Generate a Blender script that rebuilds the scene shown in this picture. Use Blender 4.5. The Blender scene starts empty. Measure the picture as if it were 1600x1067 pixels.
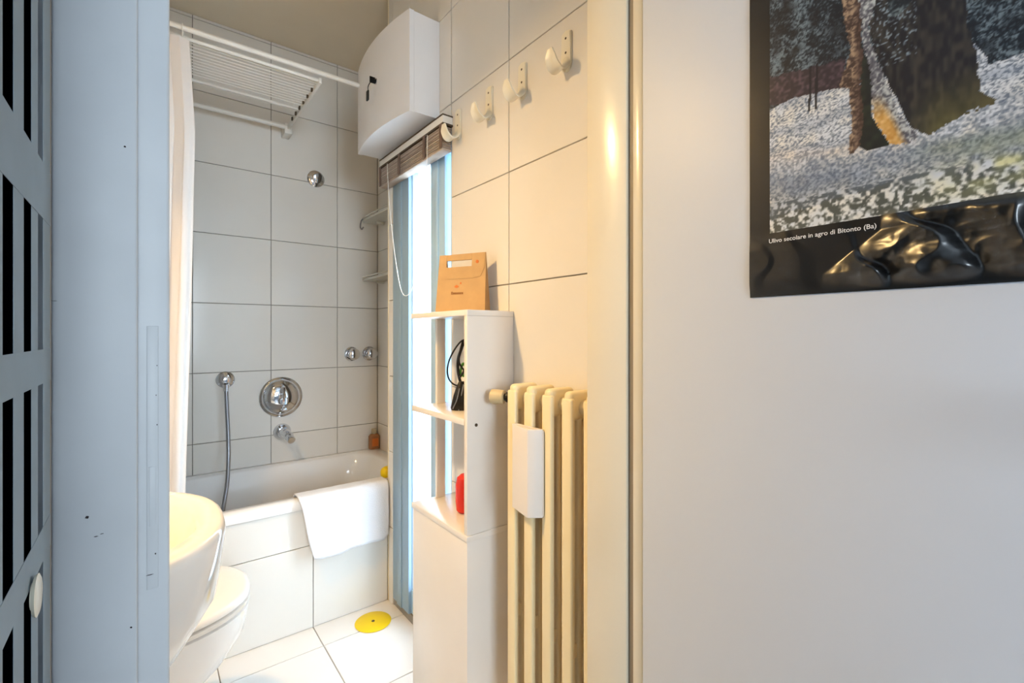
import bpy, bmesh, math, random
import numpy as np
from mathutils import Vector, Matrix
random.seed(7)
PI = math.pi
SC = bpy.context.scene
COL = SC.collection

# ------------------------------------------------------------------ camera
H = 1.0666
cd = bpy.data.cameras.new('camera')
cam = bpy.data.objects.new('camera', cd); COL.objects.link(cam)
cam.location = (0, 0, H)
cam.rotation_euler = (PI/2, 0, -math.radians(37.924))
cd.sensor_width = 36.0
cd.lens = 36.0*732.4/1600
cd.shift_y = (521.9-533.5)/1600
cd.clip_start = 0.01
SC.camera = cam

# ------------------------------------------------------------------ world, lights, exposure
SC.view_settings.view_transform = 'Standard'
SC.view_settings.look = 'None'
SC.view_settings.gamma = 1
SC.view_settings.use_curve_mapping = False
SC.view_settings.exposure = 0.0
w = bpy.data.worlds.new('overcast_sky'); SC.world = w
w.use_nodes = True
bgn = w.node_tree.nodes['Background']
bgn.inputs[0].default_value = (0.76, 0.89, 1.0, 1)
bgn.inputs[1].default_value = 18.5

def area(name, loc, target, size, power, color, size_y=None, shape='DISK', portal=False):
    d = bpy.data.lights.new(name, 'AREA'); d.shape = shape; d.size = size
    if size_y: d.size_y = size_y
    d.energy = power; d.color = color
    o = bpy.data.objects.new(name, d); COL.objects.link(o)
    o.location = loc
    o.rotation_euler = (Vector(target)-Vector(loc)).to_track_quat('-Z', 'Y').to_euler()
    if portal: d.cycles.is_portal = True
    return o
# warm lamp over the washbasin mirror, on the bathroom's left wall
lamp = area('mirror_lamp', (-0.25, 1.21, 1.99), (0.28, 0.84, 0.62), 0.10, 10.8, (1.0, 0.65, 0.27))
lamp.data.spread = math.radians(120)
# daylight through the bathroom window and the hall's window: sky portals
area('window_portal', (1.04, 1.52, 0.9), (0, 1.52, 0.9), 0.55, 1, (1, 1, 1), 1.8, 'RECTANGLE', True)
area('hall_window_portal', (-0.1, -2.58, 1.4), (-0.1, 0, 1.4), 1.1, 1, (1, 1, 1), 1.4, 'RECTANGLE', True)
# weak warm fill light added in the hall, out of view
area('hall_fill_light', (1.0, -1.3, 2.35), (1.0, -1.3, 0), 0.25, 2.0, (1.0, 0.88, 0.74))

# ------------------------------------------------------------------ materials
def lin(c):
    return tuple(((v/255)/12.92 if v/255 <= .04045 else ((v/255+.055)/1.055)**2.4) for v in c)
def mat(name, rgb, rough=.5, metal=0, coat=0, noise=0, nscale=8, bump=0, bscale=60, trans=0, ior=1.45, emis=None, spec=.5, alpha=None, coat_rough=.05):
    m = bpy.data.materials.new(name); m.use_nodes = True
    nt = m.node_tree; b = nt.nodes['Principled BSDF']
    c = lin(rgb)+(1,)
    b.inputs['Base Color'].default_value = c
    b.inputs['Roughness'].default_value = rough
    b.inputs['Metallic'].default_value = metal
    b.inputs['Coat Weight'].default_value = coat
    b.inputs['Coat Roughness'].default_value = coat_rough
    b.inputs['Transmission Weight'].default_value = trans
    b.inputs['IOR'].default_value = ior
    b.inputs['Specular IOR Level'].default_value = spec
    tc = nt.nodes.new('ShaderNodeTexCoord')
    if noise:
        n = nt.nodes.new('ShaderNodeTexNoise'); n.inputs['Scale'].default_value = nscale
        n.inputs['Detail'].default_value = 5
        nt.links.new(tc.outputs['Object'], n.inputs['Vector'])
        r = nt.nodes.new('ShaderNodeValToRGB')
        r.color_ramp.elements[0].position = .3; r.color_ramp.elements[1].position = .7
        r.color_ramp.elements[0].color = tuple(v*(1-noise) for v in c[:3])+(1,)
        r.color_ramp.elements[1].color = tuple(min(1, v*(1+noise*.4)) for v in c[:3])+(1,)
        nt.links.new(n.outputs['Fac'], r.inputs['Fac'])
        nt.links.new(r.outputs['Color'], b.inputs['Base Color'])
    if bump:
        n2 = nt.nodes.new('ShaderNodeTexNoise'); n2.inputs['Scale'].default_value = bscale
        n2.inputs['Detail'].default_value = 3
        nt.links.new(tc.outputs['Object'], n2.inputs['Vector'])
        bp = nt.nodes.new('ShaderNodeBump'); bp.inputs['Strength'].default_value = bump
        bp.inputs['Distance'].default_value = .002
        nt.links.new(n2.outputs['Fac'], bp.inputs['Height'])
        nt.links.new(bp.outputs['Normal'], b.inputs['Normal'])
    return m
M = {}
M['tile'] = mat('glazed_white_tile', (234, 230, 223), .16, noise=.03, nscale=3, bump=.05, bscale=9)
M['floor_tile'] = mat('white_floor_tile', (236, 233, 229), .22, noise=.04, nscale=4)
M['grout'] = mat('grey_grout', (150, 143, 134), .8, noise=.15, nscale=20)
M['plaster'] = mat('bathroom_ceiling_paint', (236, 222, 198), .8, noise=.02)
M['hallwall'] = mat('hall_wall_paint', (214, 218, 222), .5, noise=.02, bump=.05)
M['hallfloor'] = mat('hall_floor_paint', (140, 140, 142), .4, noise=.1)
M['door'] = mat('white_door_lacquer', (215, 221, 231), .42, noise=.015, nscale=2, spec=.3)
M['jamb'] = mat('cream_door_frame_paint', (232, 224, 204), .22, coat=.3, noise=.03, nscale=5, bump=.1, bscale=14)
M['jambdark'] = mat('grey_rubber_seal', (150, 140, 125), .6)
M['casing'] = mat('worn_white_frame_paint', (200, 203, 206), .42, noise=.05, nscale=12, bump=.15, bscale=30)
M['chip'] = mat('bare_dark_chip', (45, 38, 40), .8)
M['lattice'] = mat('grey_lattice_paint', (124, 142, 154), .45, noise=.08, nscale=30)
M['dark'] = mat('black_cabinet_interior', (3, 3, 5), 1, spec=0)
M['ceramic'] = mat('white_ceramic', (240, 238, 235), .08, coat=.4)
M['seat'] = mat('white_toilet_plastic', (236, 230, 222), .2)
M['acrylic'] = mat('white_bath_enamel', (240, 239, 238), .12, coat=.3)
M['chrome'] = mat('chrome', (215, 217, 222), .07, metal=1)
M['steel'] = mat('brushed_hose_steel', (150, 152, 158), .3, metal=1)
M['white'] = mat('white_painted_metal', (232, 228, 220), .35)
M['board'] = mat('white_melamine_board', (235, 228, 220), .24, noise=.02)
M['box'] = mat('white_cabinet_metal', (232, 230, 230), .35, noise=.02)
M['plastic'] = mat('cream_hook_plastic', (235, 228, 208), .3)
M['black'] = mat('black_plastic', (18, 18, 20), .4)
M['blackmetal'] = mat('black_metal', (15, 15, 15), .35, metal=.5)
M['brown'] = mat('brown_mark', (80, 66, 50), .6)
M['radiator'] = mat('cream_radiator_enamel', (244, 226, 182), .3, noise=.02, nscale=6, bump=.03, bscale=40)
M['humid'] = mat('white_glazed_ceramic', (240, 232, 224), .3)
M['brass'] = mat('aged_valve_cream', (200, 180, 140), .4)
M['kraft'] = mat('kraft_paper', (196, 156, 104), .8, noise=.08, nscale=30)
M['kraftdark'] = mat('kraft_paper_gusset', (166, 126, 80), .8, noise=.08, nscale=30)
M['print'] = mat('brown_print', (140, 92, 45), .7)
M['orange'] = mat('orange_dot', (205, 110, 40), .5)
M['towel'] = mat('white_terry_cloth', (240, 240, 243), .95, bump=.9, bscale=420)
M['curtain'] = mat('white_curtain_fabric', (238, 232, 228), .8, bump=.2, bscale=200)
M['yellow'] = mat('yellow_rubber', (240, 205, 10), .45)
M['amber'] = mat('amber_glass_bottle', (190, 132, 88), .2, trans=.3)
M['clearcap'] = mat('clear_bottle_cap', (215, 205, 180), .15, trans=.3)
M['red'] = mat('red_plastic', (225, 50, 35), .25)
M['green'] = mat('green_plastic', (70, 140, 50), .4)
M['frame'] = mat('white_frame_daylight_tint', (176, 208, 232), .3)  # white sashes; the blue of the daylight is mixed into this base colour
M['slat'] = mat('mauve_wood_slat', (182, 166, 152), .5, noise=.15, nscale=25)
M['tape'] = mat('dark_brown_tape', (112, 92, 82), .7)
M['bluestile'] = mat('blue_grey_stile', (146, 172, 192), .35)  # wide stile in one even, darker blue-grey
M['shelf'] = mat('translucent_white_shelf', (228, 226, 215), .25, trans=.15)
M['cream_trim'] = mat('cream_edge_trim', (235, 222, 190), .35)
M['paper'] = mat('white_caption_print', (235, 235, 235), .6)
# obscured window glass: translucent + clear
def pane_mat():
    m = bpy.data.materials.new('obscured_window_glass'); m.use_nodes = True
    nt = m.node_tree; nt.nodes.clear()
    o = nt.nodes.new('ShaderNodeOutputMaterial')
    t = nt.nodes.new('ShaderNodeBsdfTranslucent'); t.inputs[0].default_value = (.93, .97, 1, 1)
    c = nt.nodes.new('ShaderNodeBsdfTransparent'); c.inputs[0].default_value = (.95, .98, 1, 1)
    g = nt.nodes.new('ShaderNodeBsdfGlossy'); g.inputs['Roughness'].default_value = .15
    a = nt.nodes.new('ShaderNodeMixShader'); a.inputs[0].default_value = .55
    b = nt.nodes.new('ShaderNodeMixShader'); b.inputs[0].default_value = .06
    nt.links.new(c.outputs[0], a.inputs[1]); nt.links.new(t.outputs[0], a.inputs[2])
    nt.links.new(a.outputs[0], b.inputs[1]); nt.links.new(g.outputs[0], b.inputs[2])
    nt.links.new(b.outputs[0], o.inputs[0])
    return m
M['pane'] = pane_mat()

# ------------------------------------------------------------------ helpers
def link(name, me, m=None, parent=None, smooth=35):
    o = bpy.data.objects.new(name, me); COL.objects.link(o)
    if m is not None and not me.materials: me.materials.append(M[m] if isinstance(m, str) else m)
    if parent: o.parent = parent
    if smooth and len(me.polygons):
        me.polygons.foreach_set('use_smooth', [True]*len(me.polygons))
        me.set_sharp_from_angle(angle=math.radians(smooth))
    return o
def obj(name, bm, m, parent=None, smooth=35):
    me = bpy.data.meshes.new(name)
    bmesh.ops.recalc_face_normals(bm, faces=bm.faces)
    bm.to_mesh(me); bm.free()
    o = link(name, me, m, None, smooth)
    if parent:
        o.parent = parent; o.location = -Vector(parent.get('_org', (0, 0, 0)))
    return o
def tag(o, label=None, cat=None, group=None, kind=None):
    if label: o['label'] = label
    if cat: o['category'] = cat
    if group: o['group'] = group
    if kind: o['kind'] = kind
    return o
def thing(name, loc, label=None, cat=None, group=None, kind=None):
    """Empty at the thing's base; parts are modelled in world coordinates."""
    o = bpy.data.objects.new(name, None); COL.objects.link(o)
    o.location = loc; o.empty_display_size = .02; o['_org'] = tuple(loc)
    return tag(o, label, cat, group, kind)
def sub(name, bm, m, parent_mesh, smooth=35):
    """sub-part under a part that is itself modelled in world coordinates"""
    o = obj(name, bm, m, None, smooth); o.parent = parent_mesh
    return o
def BM(): return bmesh.new()
def box(bm, a, b, bev=0, seg=2):
    a, b = [min(p, q) for p, q in zip(a, b)], [max(p, q) for p, q in zip(a, b)]
    r = bmesh.ops.create_cube(bm, size=1)
    vs = r['verts']
    for v in vs:
        v.co = Vector([a[i]+(v.co[i]+.5)*(b[i]-a[i]) for i in range(3)])
    if bev:
        es = list({e for v in vs for e in v.link_edges})
        bmesh.ops.bevel(bm, geom=es, offset=bev, segments=seg, affect='EDGES', profile=.5)
    return bm
def frame_of(d):
    d = Vector(d).normalized()
    u = d.orthogonal().normalized(); return d, u, d.cross(u)
def cyl(bm, p0, p1, r0, r1=None, n=20):
    r1 = r0 if r1 is None else r1
    p0, p1 = Vector(p0), Vector(p1); d, u, v = frame_of(p1-p0)
    A = [bm.verts.new(p0+(u*math.cos(t)+v*math.sin(t))*r0) for t in [2*PI*i/n for i in range(n)]]
    B = [bm.verts.new(p1+(u*math.cos(t)+v*math.sin(t))*r1) for t in [2*PI*i/n for i in range(n)]]
    for i in range(n): bm.faces.new((A[i], A[(i+1) % n], B[(i+1) % n], B[i]))
    bm.faces.new(A[::-1]); bm.faces.new(B)
    return bm
def lathe(bm, org, axis, prof, n=32):
    """prof: (distance along axis, radius)"""
    org = Vector(org); d, u, v = frame_of(axis); rings = []
    for (h, r) in prof:
        if r < 1e-5: rings.append([bm.verts.new(org+d*h)])
        else: rings.append([bm.verts.new(org+d*h+(u*math.cos(t)+v*math.sin(t))*r) for t in [2*PI*i/n for i in range(n)]])
    for a, b in zip(rings, rings[1:]):
        for i in range(n):
            j = (i+1) % n
            if len(a) == 1 and len(b) == 1: continue
            if len(a) == 1: bm.faces.new((a[0], b[j], b[i]))
            elif len(b) == 1: bm.faces.new((a[i], a[j], b[0]))
            else: bm.faces.new((a[i], a[j], b[j], b[i]))
    for rg in (rings[0], rings[-1]):
        if len(rg) > 1: bm.faces.new(rg)
    return bm
def catmull(P, k=8):
    P = [Vector(p) for p in P]; out = []
    Q = [P[0]*2-P[1]]+P+[P[-1]*2-P[-2]]
    for i in range(1, len(Q)-2):
        for j in range(k):
            t = j/k; a, b, c, d = Q[i-1:i+3]
            out.append(.5*((2*b)+(c-a)*t+(2*a-5*b+4*c-d)*t*t+(3*b-a-3*c+d)*t**3))
    out.append(P[-1]); return out
def tube(bm, pts, r, n=10, k=8, smooth=True, radii=None):
    P = catmull(pts, k) if smooth else [Vector(p) for p in pts]
    rings = []; u = None
    for i, p in enumerate(P):
        d = (P[min(i+1, len(P)-1)]-P[max(i-1, 0)]).normalized()
        u = d.orthogonal().normalized() if u is None else (u-d*u.dot(d)).normalized()
        v = d.cross(u); rr = r if radii is None else radii[min(int(i/(len(P)-1)*(len(radii)-1)), len(radii)-1)]
        rings.append([bm.verts.new(p+(u*math.cos(t)+v*math.sin(t))*rr) for t in [2*PI*q/n for q in range(n)]])
    for a, b in zip(rings, rings[1:]):
        for i in range(n): bm.faces.new((a[i], a[(i+1) % n], b[(i+1) % n], b[i]))
    bm.faces.new(rings[0][::-1]); bm.faces.new(rings[-1])
    return bm
def loft(bm, rings, cap0=True, cap1=True):
    R = [[bm.verts.new(Vector(p)) for p in r] for r in rings]
    n = len(R[0])
    for a, b in zip(R, R[1:]):
        for i in range(n): bm.faces.new((a[i], a[(i+1) % n], b[(i+1) % n], b[i]))
    if cap0: bm.faces.new(R[0][::-1])
    if cap1: bm.faces.new(R[-1])
    return bm
def sell(cx, cy, z, a, b, e=2.3, n=56):
    out = []
    for i in range(n):
        t = 2*PI*i/n; c, s = math.cos(t), math.sin(t)
        out.append((cx+a*math.copysign(abs(c)**(2/e), c), cy+b*math.copysign(abs(s)**(2/e), s), z))
    return out
def prism(bm, poly, y0, y1, to=lambda a, b, h: (a, h, b)):
    """extrude the 2-D polygon between y0 and y1"""
    A = [bm.verts.new(to(a, b, y0)) for a, b in poly]; B = [bm.verts.new(to(a, b, y1)) for a, b in poly]
    n = len(poly)
    for i in range(n): bm.faces.new((A[i], A[(i+1) % n], B[(i+1) % n], B[i]))
    bm.faces.new(A[::-1]); bm.faces.new(B)
    return bm

# ------------------------------------------------------------------ room dimensions
XL, XR, XC = -.32, .764, .960          # left wall, right wall, tub alcove's right wall
YB, YT, YJ0, YJ1 = 2.386, 1.790, .487, .6155   # back wall, tub front, door wall near and far face
ZC = 2.415
WY0, WY1, WZ1 = 1.2973, 1.743, 1.735   # window opening
T = .3
GAP = .0014                            # half a joint

TILE = {}
def tiles(parent, axis, pos, sgn, a0, a1, b0, b1, sa, sb, m='tile', th=.006, skip=None):
    """axis 'y': wall facing sgn*y, a=x b=z; 'x': a=y b=z; 'z': a=x b=y. Tiles cut to the rectangle."""
    def cuts(lo, hi, s):
        k = math.ceil((lo-s)/T-1e-6); c = [lo]
        while s+k*T < hi-1e-6:
            if s+k*T > lo+1e-6: c.append(s+k*T)
            k += 1
        return c+[hi]
    ca, cb = cuts(a0, a1, sa), cuts(b0, b1, sb)
    for i in range(len(ca)-1):
        for j in range(len(cb)-1):
            A, B = ca[i+1]-ca[i]-2*GAP, cb[j+1]-cb[j]-2*GAP
            if A < .004 or B < .004: continue
            key = (axis, sgn, round(A, 4), round(B, 4), m)
            if key not in TILE:
                bm = BM()
                lo, hi = (-A/2, -B/2), (A/2, B/2)
                d0, d1 = (0, th*sgn) if sgn > 0 else (th*sgn, 0)
                if axis == 'y': box(bm, (lo[0], d0, lo[1]), (hi[0], d1, hi[1]))
                elif axis == 'x': box(bm, (d0, lo[0], lo[1]), (d1, hi[0], hi[1]))
                else: box(bm, (lo[0], lo[1], d0), (hi[0], hi[1], d1))
                # a small chamfer round the glazed face
                outer = [e for e in bm.edges if all(abs(v.co['xyz'.index(axis)]-th*sgn) < 1e-6 for v in e.verts)]
                bmesh.ops.bevel(bm, geom=outer, offset=.001, segments=1, affect='EDGES')
                bmesh.ops.recalc_face_normals(bm, faces=bm.faces)
                me = bpy.data.meshes.new('tile'); bm.to_mesh(me); bm.free(); me.materials.append(M[m]); TILE[key] = me
            o = bpy.data.objects.new('tile', TILE[key]); COL.objects.link(o); o.parent = parent
            ma, mb = (ca[i]+ca[i+1])/2, (cb[j]+cb[j+1])/2
            jit = random.uniform(-.0002, .0002)
            o.location = {'y': (ma, pos+jit, mb), 'x': (pos+jit, ma, mb), 'z': (ma, mb, pos+jit)}[axis]
def struct(name, bm, m, smooth=0):
    return tag(obj(name, bm, m, None, smooth), kind='structure')
TH = .006
# back wall
o = struct('wall_back', box(BM(), (XL-.1, YB+TH, -.1), (XC+.1, YB+.1, ZC+.1)), 'grout')
tiles(o, 'y', YB+TH, -1, XL, XC, 0, ZC, .1518, 0)
# bathroom right wall with the window opening; its thick part ends where the tub alcove starts
bm = BM()
for a in ((YJ1, WY0, -.1, ZC+.1), (WY0, WY1, WZ1, ZC+.1), (WY1, YT, -.1, ZC+.1), (WY0, WY1, -.1, .03)):
    box(bm, (XR+TH, a[0], a[2]), (XC+.1, a[1], a[3]))
o = struct('wall_right', bm, 'grout')
for a in ((YJ1, WY0, 0, ZC), (WY0, WY1, WZ1, ZC), (WY1, YT, 0, ZC)):
    tiles(o, 'x', XR+TH, -1, a[0], a[1], a[2], a[3], .9949, 0)
o = struct('wall_alcove', box(BM(), (XC+TH, YT, -.1), (XC+.1, YB+.1, ZC+.1)), 'grout')
tiles(o, 'x', XC+TH, -1, YT, YB, 0, ZC, .95, 0)
o = struct('wall_left', box(BM(), (XL-.1, YJ1, -.1), (XL-TH, YB+.1, ZC+.1)), 'grout')
tiles(o, 'x', XL-TH, 1, YJ1, YB, 0, ZC, .9949, 0)
# floor
o = struct('floor', box(BM(), (XL-.1, YJ0+.02, -.1), (XC+.1, YB+.1, -TH)), 'grout')
tiles(o, 'z', -TH, 1, XL, XC, YJ0+.03, YB, .1779, 1.6622-.3, 'floor_tile')
struct('ceiling', box(BM(), (XL-.1, YJ1, ZC), (XC+.1, YB+.1, ZC+.1)), 'plaster')
# door wall with opening
OX0, OX1, OZ = .0155, .660, 2.08
bm = BM()
box(bm, (-1.9, YJ0+.02, -.1), (OX0-.02, YJ1, ZC+.1)); box(bm, (OX1+.02, YJ0+.02, -.1), (1.7, YJ1, ZC+.1))
box(bm, (OX0-.02, YJ0+.02, OZ+.02), (OX1+.02, YJ1, ZC+.1))
struct('wall_front', bm, 'hallwall')
# hall behind the camera
struct('floor_hall', box(BM(), (-1.9, -2.7, -.1), (1.7, YJ0+.02, 0)), 'hallfloor')
struct('ceiling_hall', box(BM(), (-1.9, -2.7, ZC), (1.7, YJ0+.02, ZC+.1)), 'hallwall')
struct('wall_hall_left', box(BM(), (-2.0, -2.7, -.1), (-1.9, YJ1, ZC+.1)), 'hallwall')
struct('wall_hall_right', box(BM(), (1.7, -2.7, -.1), (1.8, YJ1, ZC+.1)), 'hallwall')
bm = BM()
box(bm, (-1.9, -2.7, -.1), (-.65, -2.6, ZC+.1)); box(bm, (.45, -2.7, -.1), (1.7, -2.6, ZC+.1))
box(bm, (-.65, -2.7, -.1), (.45, -2.6, .8)); box(bm, (-.65, -2.7, 1.95), (.45, -2.6, ZC+.1))
struct('wall_hall_rear', bm, 'hallwall')

# ------------------------------------------------------------------ door_1: frame, open leaf
d1 = thing('door_1', (OX1, YJ0, 0), kind='structure')
bm = BM()
box(bm, (OX1, .5225, 0), (OX1+.02, YJ1, OZ+.02), .002)         # right jamb, main board
obj('jamb', bm, 'jamb', d1)
bm = BM(); box(bm, (OX1+.006, .508, 0), (OX1+.02, .523, OZ+.02)); obj('rubber_seal', bm, 'jambdark', d1)
bm = BM(); box(bm, (OX1, .489, 0), (OX1+.02, .5095, OZ+.02), .003); obj('jamb_edge', bm, 'jamb', d1)
bm = BM(); box(bm, (OX0, .535, OZ), (OX1, YJ1, OZ+.02), .002); obj('head_jamb', bm, 'jamb', d1)
bm = BM(); box(bm, (-.012, .498, 0), (OX0, YJ1, OZ+.02), .0025, 3); lj = obj('jamb', bm, 'casing', d1); lj['label'] = 'bluish left jamb with strike plate'
bm = BM()
box(bm, (-.056, .485, 0), (-.0059, .507, OZ+.07), .0018, 3)
cs = obj('casing', bm, 'casing', d1); cs['label'] = 'scuffed bluish white casing board'
bm = BM(); box(bm, (-.0059, .485, OZ+.02), (OX1+.05, .507, OZ+.07), .0018); obj('head_casing', bm, 'casing', d1)
# strike plate let into the left jamb
bm = BM(); box(bm, (-.0001, .4972, .852), (.0078, .4985, 1.0735), .0006)
box(bm, (.0015, .4966, .905), (.006, .4975, .955), .0004); 
sp = obj('strike_plate', bm, 'casing', d1); sp['label'] = 'painted-over strike plate'
# chips and scratches in the paint
bm = BM()
def blob(bm, x, y, z, rx, rz, n=9, seed=0):
    rnd = random.Random(seed)
    vs = [bm.verts.new((x+rx*math.cos(t)*rnd.uniform(.7, 1.2), y, z+rz*math.sin(t)*rnd.uniform(.7, 1.2))) for t in [2*PI*i/n for i in range(n)]]
    f = bm.faces.new(vs)
    r = bmesh.ops.extrude_face_region(bm, geom=[f])
    for v in [g for g in r['geom'] if isinstance(g, bmesh.types.BMVert)]: v.co.y -= .0003
for k, (x, z, rx, rz) in enumerate(((-.0138, 1.2162, .0007, .0008), (-.0362, .9258, .0013, .0011), (-.0311, .9097, .0013, .0003),
                      (-.0275, .9109, .0011, .0003), (-.0099, .8311, .0008, .0007), (-.0543, 1.0913, .0016, .0002))):
    blob(bm, x, .48505, z, rx, rz, seed=k)
for k, (x, z, rx, rz) in enumerate(((.0028, .9547, .0016, .0003), (.0058, .8812, .0005, .0008), (.002, .8646, .0022, .0003), (.0068, .99, .0004, .0007), (.0068, 1.04, .0003, .0006), (.0062, 1.015, .0003, .0006))):
    blob(bm, x, .4972, z, rx, rz, seed=k+20)
obj('paint_chip', bm, 'chip', d1)
# leaf swung wide open into the hall, its inner face towards the opening
LX = .655
bm = BM(); box(bm, (LX, -.165, .01), (LX+.038, .4855, 2.09), .0022, 3); lf = obj('door_leaf', bm, 'door', d1)
bm = BM()
lathe(bm, (LX, -.11, 1.0), (-1, 0, 0), [(0, .026), (.006, .026), (.008, .010), (.045, .010)], 24)
tube(bm, [(LX-.045, -.115, 1.0), (LX-.05, -.09, 1.0), (LX-.05, .0, 1.0)], .009)
hd = sub('door_handle', bm, 'chrome', lf)

# ------------------------------------------------------------------ lattice cabinet at the left edge
lc = thing('lattice_cabinet', (-.05, .16, 0), 'grey painted cabinet with a lattice front of dark slots, at the left edge', 'cabinet')
LY0, LY1, LZ0, LZ1 = .10, .433, .02, 2.0
bm = BM()
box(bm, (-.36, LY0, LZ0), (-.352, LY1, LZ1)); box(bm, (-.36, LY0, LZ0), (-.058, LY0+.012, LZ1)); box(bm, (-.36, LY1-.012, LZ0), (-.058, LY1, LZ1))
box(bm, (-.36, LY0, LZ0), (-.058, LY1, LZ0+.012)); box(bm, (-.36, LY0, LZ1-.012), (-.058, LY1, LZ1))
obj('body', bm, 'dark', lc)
bars = [(LY0, .1225), (.1440, .1655), (.1870, .2085), (.2300, .2515), (.2730, .3013), (.3228, .3465), (.3671, .3865), (.4037, LY1-.0025)]
for a, b in bars:
    bm = BM(); box(bm, (-.0504, a, LZ0), (-.0502, b, LZ1))
    if b > .43:                                   # the outer stile carries a thin dark seam at the frame
        pass
    obj('slat', bm, 'lattice', lc)
bm = BM(); box(bm, (-.0506, LY1-.0025, LZ0), (-.0500, LY1, LZ1)); obj('edge_seam', bm, 'jambdark', lc)
rz = [(1.1374, 1.1717), (1.0364, 1.0573), (.9278, .9484)]
z = .9278
while z > .2: z -= .109; rz.append((z, z+.021))
z = 1.1717
while z < 1.8: z += .115; rz.append((z, z+.021))
rz += [(LZ0, LZ0+.06), (LZ1-.05, LZ1)]
for a, b in rz:
    bm = BM(); box(bm, (-.0502, LY0, a), (-.0500, LY1-.0025, b)); obj('rail', bm, 'lattice', lc)
bm = BM(); lathe(bm, (-.0500, .366, .9222), (1, 0, 0), [(0, .0070), (.0008, .0070), (.0010, .0105), (.0024, .0115), (.0032, .0095), (.0036, 0)], 24)
k = obj('knob', bm, 'plastic', lc); k['label'] = 'round white knob'

# ------------------------------------------------------------------ poster on the open leaf
def lerp_noise(shape_s, shape_z, res, seed):
    """smooth value noise sampled at arrays (s, z) in mm, cell size res"""
    rs = np.random.RandomState(seed); G = rs.rand(512, 512)
    a = shape_s/res; b = shape_z/res
    i = np.floor(a).astype(int); j = np.floor(b).astype(int); u = a-i; v = b-j
    u = u*u*(3-2*u); v = v*v*(3-2*v)
    g = lambda p, q: G[p % 512, q % 512]
    return (g(i, j)*(1-u)*(1-v)+g(i+1, j)*u*(1-v)+g(i, j+1)*(1-u)*v+g(i+1, j+1)*u*v)
def inside(poly, S, Z):
    c = np.zeros(S.shape, bool); n = len(poly)
    for i in range(n):
        x0, y0 = poly[i]; x1, y1 = poly[(i+1) % n]
        if y0 == y1: continue
        k = ((y0 > Z) != (y1 > Z)) & (S < (x1-x0)*(Z-y0)/(y1-y0)+x0)
        c ^= k
    return c
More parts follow.
